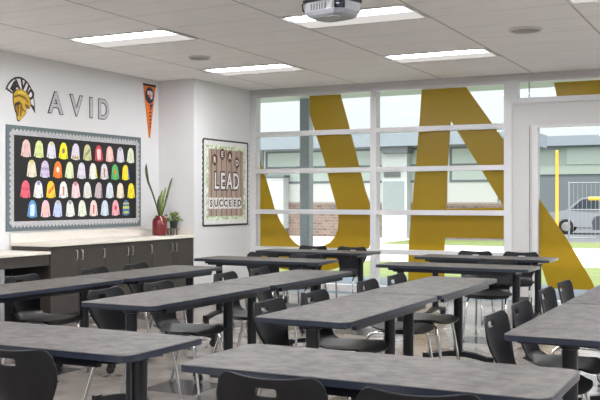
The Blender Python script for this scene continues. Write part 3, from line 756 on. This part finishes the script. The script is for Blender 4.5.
MB().box(x0, x1, -.04, .3, 0, 1.29).done('brick_base', brick_mat(), t)
MB().box(x0-.3, x1+.3, -.9, 3.2, 3.45, 3.95).done('roof_edge', flat('roof_fascia', (124, 134, 142)), t)
MB().box(x0, x1, -.03, .01, 1.28, 1.36).done('sill_band', flat('sill_white', (150, 138, 130)), t)
pane = mat('wing_pane', (162, 174, 168), .3)
fr = flat('wing_frame', (96, 104, 108))
xx = x0+.4
while xx < x1-1.6:
    f = MB(); f.prism([(xx, 2.1), (xx+1.75, 2.1), (xx+1.75, 3.42), (xx, 3.42)], -.03, .02, 'y', [(xx+.09, 2.19), (xx+1.66, 2.19), (xx+1.66, 3.34), (xx+.09, 3.34)])
    f.box(xx+.09, xx+1.66, -.025, .01, 2.72, 2.79)
    fo = f.done('window', fr, t)
    MB().box(xx+.09, xx+1.66, -.012, -.004, 2.19, 3.34).done('pane', pane, fo)
    b = MB(); b.box(xx+1.80, xx+1.86, -.015, 0, 1.36, 3.45); b.done('panel_joint', fr, t)
    xx += 1.95
t = empty('wall_air_unit', (-12.45, 32.5, -.064), 0, 'tall white wall air conditioning unit between the gold letters', 'air conditioner')
MB().box(-.5, .5, 0, .43, .0, 3.2, .02).done('cabinet', flat('unit_white', (170, 176, 176)), t)
MB().box(-.46, .4, -.012, .0, .95, 2.15).done('lower_panel', flat('unit_grey', (126, 136, 138)), t)
b = MB()
for i in range(6): b.box(-.42, .25, -.03, -.001, 2.3+.05*i, 2.33+.05*i)
b.done('louvre', flat('unit_dark', (84, 90, 92)), t)
MB().box(-.42, .62, -.25, .42, 3.2, 3.5, .02).done('hood', flat('hood_grey', (98, 104, 108)), t)
t = empty('utility_box', (-17.6, 32.45, -.064), 0, 'pale utility cabinet against the brick wall behind letter U', 'utility box')
MB().box(-.45, .45, 0, .48, 0.3, 2.35, .02).done('box', flat('unit_white', (170, 176, 176)), t)
MB().box(-.5, .5, -.06, .49, 2.36, 2.44).done('lid', flat('hood_grey', (98, 104, 108)), t)
MB().box(-.4, .4, .02, .46, 0, .3).done('plinth', flat('hood_grey', (98, 104, 108)), t)
# far block beyond the parking lot
t = empty('far_building', (-2, 48, -.06), 0, 'long pale building with grey lower wall beyond the parking lot', 'building')
MB().box(-12, 14, 0, 8, 0, 2.75).done('lower_wall', flat('far_grey', (92, 100, 104)), t)
MB().box(-12, 14, -.05, 8, 2.75, 4.3).done('upper_wall', flat('far_pale', (136, 148, 138)), t)
MB().box(-12.2, 14.2, -.4, 8.3, 4.2, 4.7).done('roof_edge', flat('roof_fascia', (124, 134, 142)), t)
for i in range(6):
    MB().box(-11+4*i, -8.6+4*i, -.08, -.04, 3.25, 4.1).done('window', flat('far_glass', (150, 164, 154), .3), t)
# yellow posts and gate
yel = mat('yellow_paint', (186, 150, 40), .5)
t = empty('yellow_post', (-5.15, 26, -.06), 0, 'tall yellow post outside the glass door', 'post', 'yellow steel posts')
MB().lathe([(.045, 0), (.045, 2.75), (.05, 2.8), (.01, 2.82)], 14).done('shaft', yel, t, smooth=True); MB().box(-.12, .12, -.12, .12, 0, .03).done('base_plate', yel, t)
t = empty('yellow_gate', (-3.0, 27.5, -.06), 0, 'yellow horizontal barrier bar between short yellow posts by the cars', 'barrier')
for x in (-1.1, 1.6): MB().lathe([(.05, 0), (.05, 2.35), (.01, 2.38)], 12, (x, 0, 0)).done('post', yel, t, smooth=True)
MB().tube([(-1.55, 0, 1.48), (1.6, 0, 1.48)], .05, 10).done('bar', yel, t, smooth=True)
# fence
t = empty('wire_fence', (-4.2, 33.4, -.06), 0, 'grey mesh fence along the edge of the parking lot', 'fence')
fm = flat('fence_grey', (130, 136, 140))
for i in range(6): MB().tube([(-2.0+1.6*i, 0, 0), (-2.0+1.6*i, 0, 2.1)], .035, 8).done('post', fm, t)
b = MB()
for z in (.1, 1.1, 2.05): b.tube([(-2, 0, z), (6, 0, z)], .02, 6)
b.done('rail', fm, t)
b = MB()
for i in range(54): b.box(-2+.15*i, -1.988+.15*i, -.006, .006, .1, 2.05)
b.done('mesh_wire', fm, t)
# cars
def car(x, y, rz, col, label, tall=1.45):
    t = empty('parked_car', (x, y, -.06), rz, label, 'car', 'cars in the parking lot')
    k = tall/1.45
    side = [(-2.15, .32), (-2.2, .62), (-2.1, .82*k), (-1.35, .92*k), (-.75, 1.38*k), (-.3, 1.45*k), (.75, 1.44*k), (1.5, .98*k), (2.1, .88*k), (2.2, .6), (2.15, .32)]
    b = MB(); R_ = []
    for yy, ins in ((-.86, .06), (-.8, 0), (.8, 0), (.86, .06)):
        R_.append([b.bm.verts.new((px*(1-ins*.3), yy*(1-.22*max(0, (pz-.9*k)/.55)), pz)) for px, pz in side])
    for p, q in zip(R_, R_[1:]):
        for i in range(len(side)): b.bm.faces.new((p[i], p[(i+1) % len(side)], q[(i+1) % len(side)], q[i]))
    b.bm.faces.new(R_[0]); b.bm.faces.new(R_[-1])
    b.done('body', mat('car_paint', col, .25, coat=.5), t, smooth=True)
    gl = mat('car_glass', (52, 60, 68), .1)
    for s in (-1, 1):
        for ws in ([(-1.15, .97*k), (-.7, 1.33*k), (-.05, 1.37*k), (-.05, .97*k)], [(.05, .97*k), (.05, 1.37*k), (.72, 1.35*k), (1.3, 1.0*k)]):
            b = MB(); b.prism(ws, s*.80, s*.885*(1 if s > 0 else 1), 'y'); b.done('side_window', gl, t)
    for px in (-1.35, 1.35):
        for s in (-1, 1):
            w = MB().lathe([(.2, -.1), (.32, -.09), (.32, .09), (.2, .1)], 20, (px, s*.8, .32), 'y').done('wheel', M['rubber'], t, smooth=True)
            MB().lathe([(.19, -.108), (.17, -.112), (.02, -.115)], 14, (px, s*.8, .32), 'y').done('hubcap', M['handle'], w)
car(-3.6, 36.5, 0, (44, 50, 60), 'dark grey car parked right behind the mesh fence')
car(-6.2, 40.5, .1, (120, 124, 130), 'white car parked behind the dark one, left of it', 1.6)
car(-3.0, 44.5, 0, (146, 152, 160), 'pale van parked farther back in the lot at right', 2.0)

# ------------------------------------------------------------------ light
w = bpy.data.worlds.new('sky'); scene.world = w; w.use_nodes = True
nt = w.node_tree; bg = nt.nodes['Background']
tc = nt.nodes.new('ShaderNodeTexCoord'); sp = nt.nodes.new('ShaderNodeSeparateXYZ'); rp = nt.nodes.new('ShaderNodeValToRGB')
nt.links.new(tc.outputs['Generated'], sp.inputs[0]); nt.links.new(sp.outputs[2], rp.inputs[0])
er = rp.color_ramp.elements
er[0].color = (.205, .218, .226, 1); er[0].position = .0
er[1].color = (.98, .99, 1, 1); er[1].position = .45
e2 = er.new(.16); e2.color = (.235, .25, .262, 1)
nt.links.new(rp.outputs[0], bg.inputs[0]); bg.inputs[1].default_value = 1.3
s = bpy.data.lights.new('sun', 'SUN'); s.energy = 1.75; s.angle = math.radians(3); s.color = (1, .96, .9)
so = bpy.data.objects.new('sun', s); C.objects.link(so); so.rotation_euler = (math.radians(18.6), math.radians(4), 0)

cam = bpy.data.cameras.new('camera'); co = bpy.data.objects.new('camera', cam); C.objects.link(co)
cam.sensor_width = 36; cam.lens = 920*36/600; cam.clip_end = 300
co.location = (0, 0, CAM_H); co.rotation_euler = (PI/2, 0, math.atan2(465, 920))
scene.camera = co
scene.view_settings.view_transform = 'Standard'
scene.view_settings.look = 'None'
scene.view_settings.exposure = 1.79
scene.cycles.use_denoising = True
scene.cycles.max_bounces = 8
scene.cycles.sample_clamp_indirect = 8
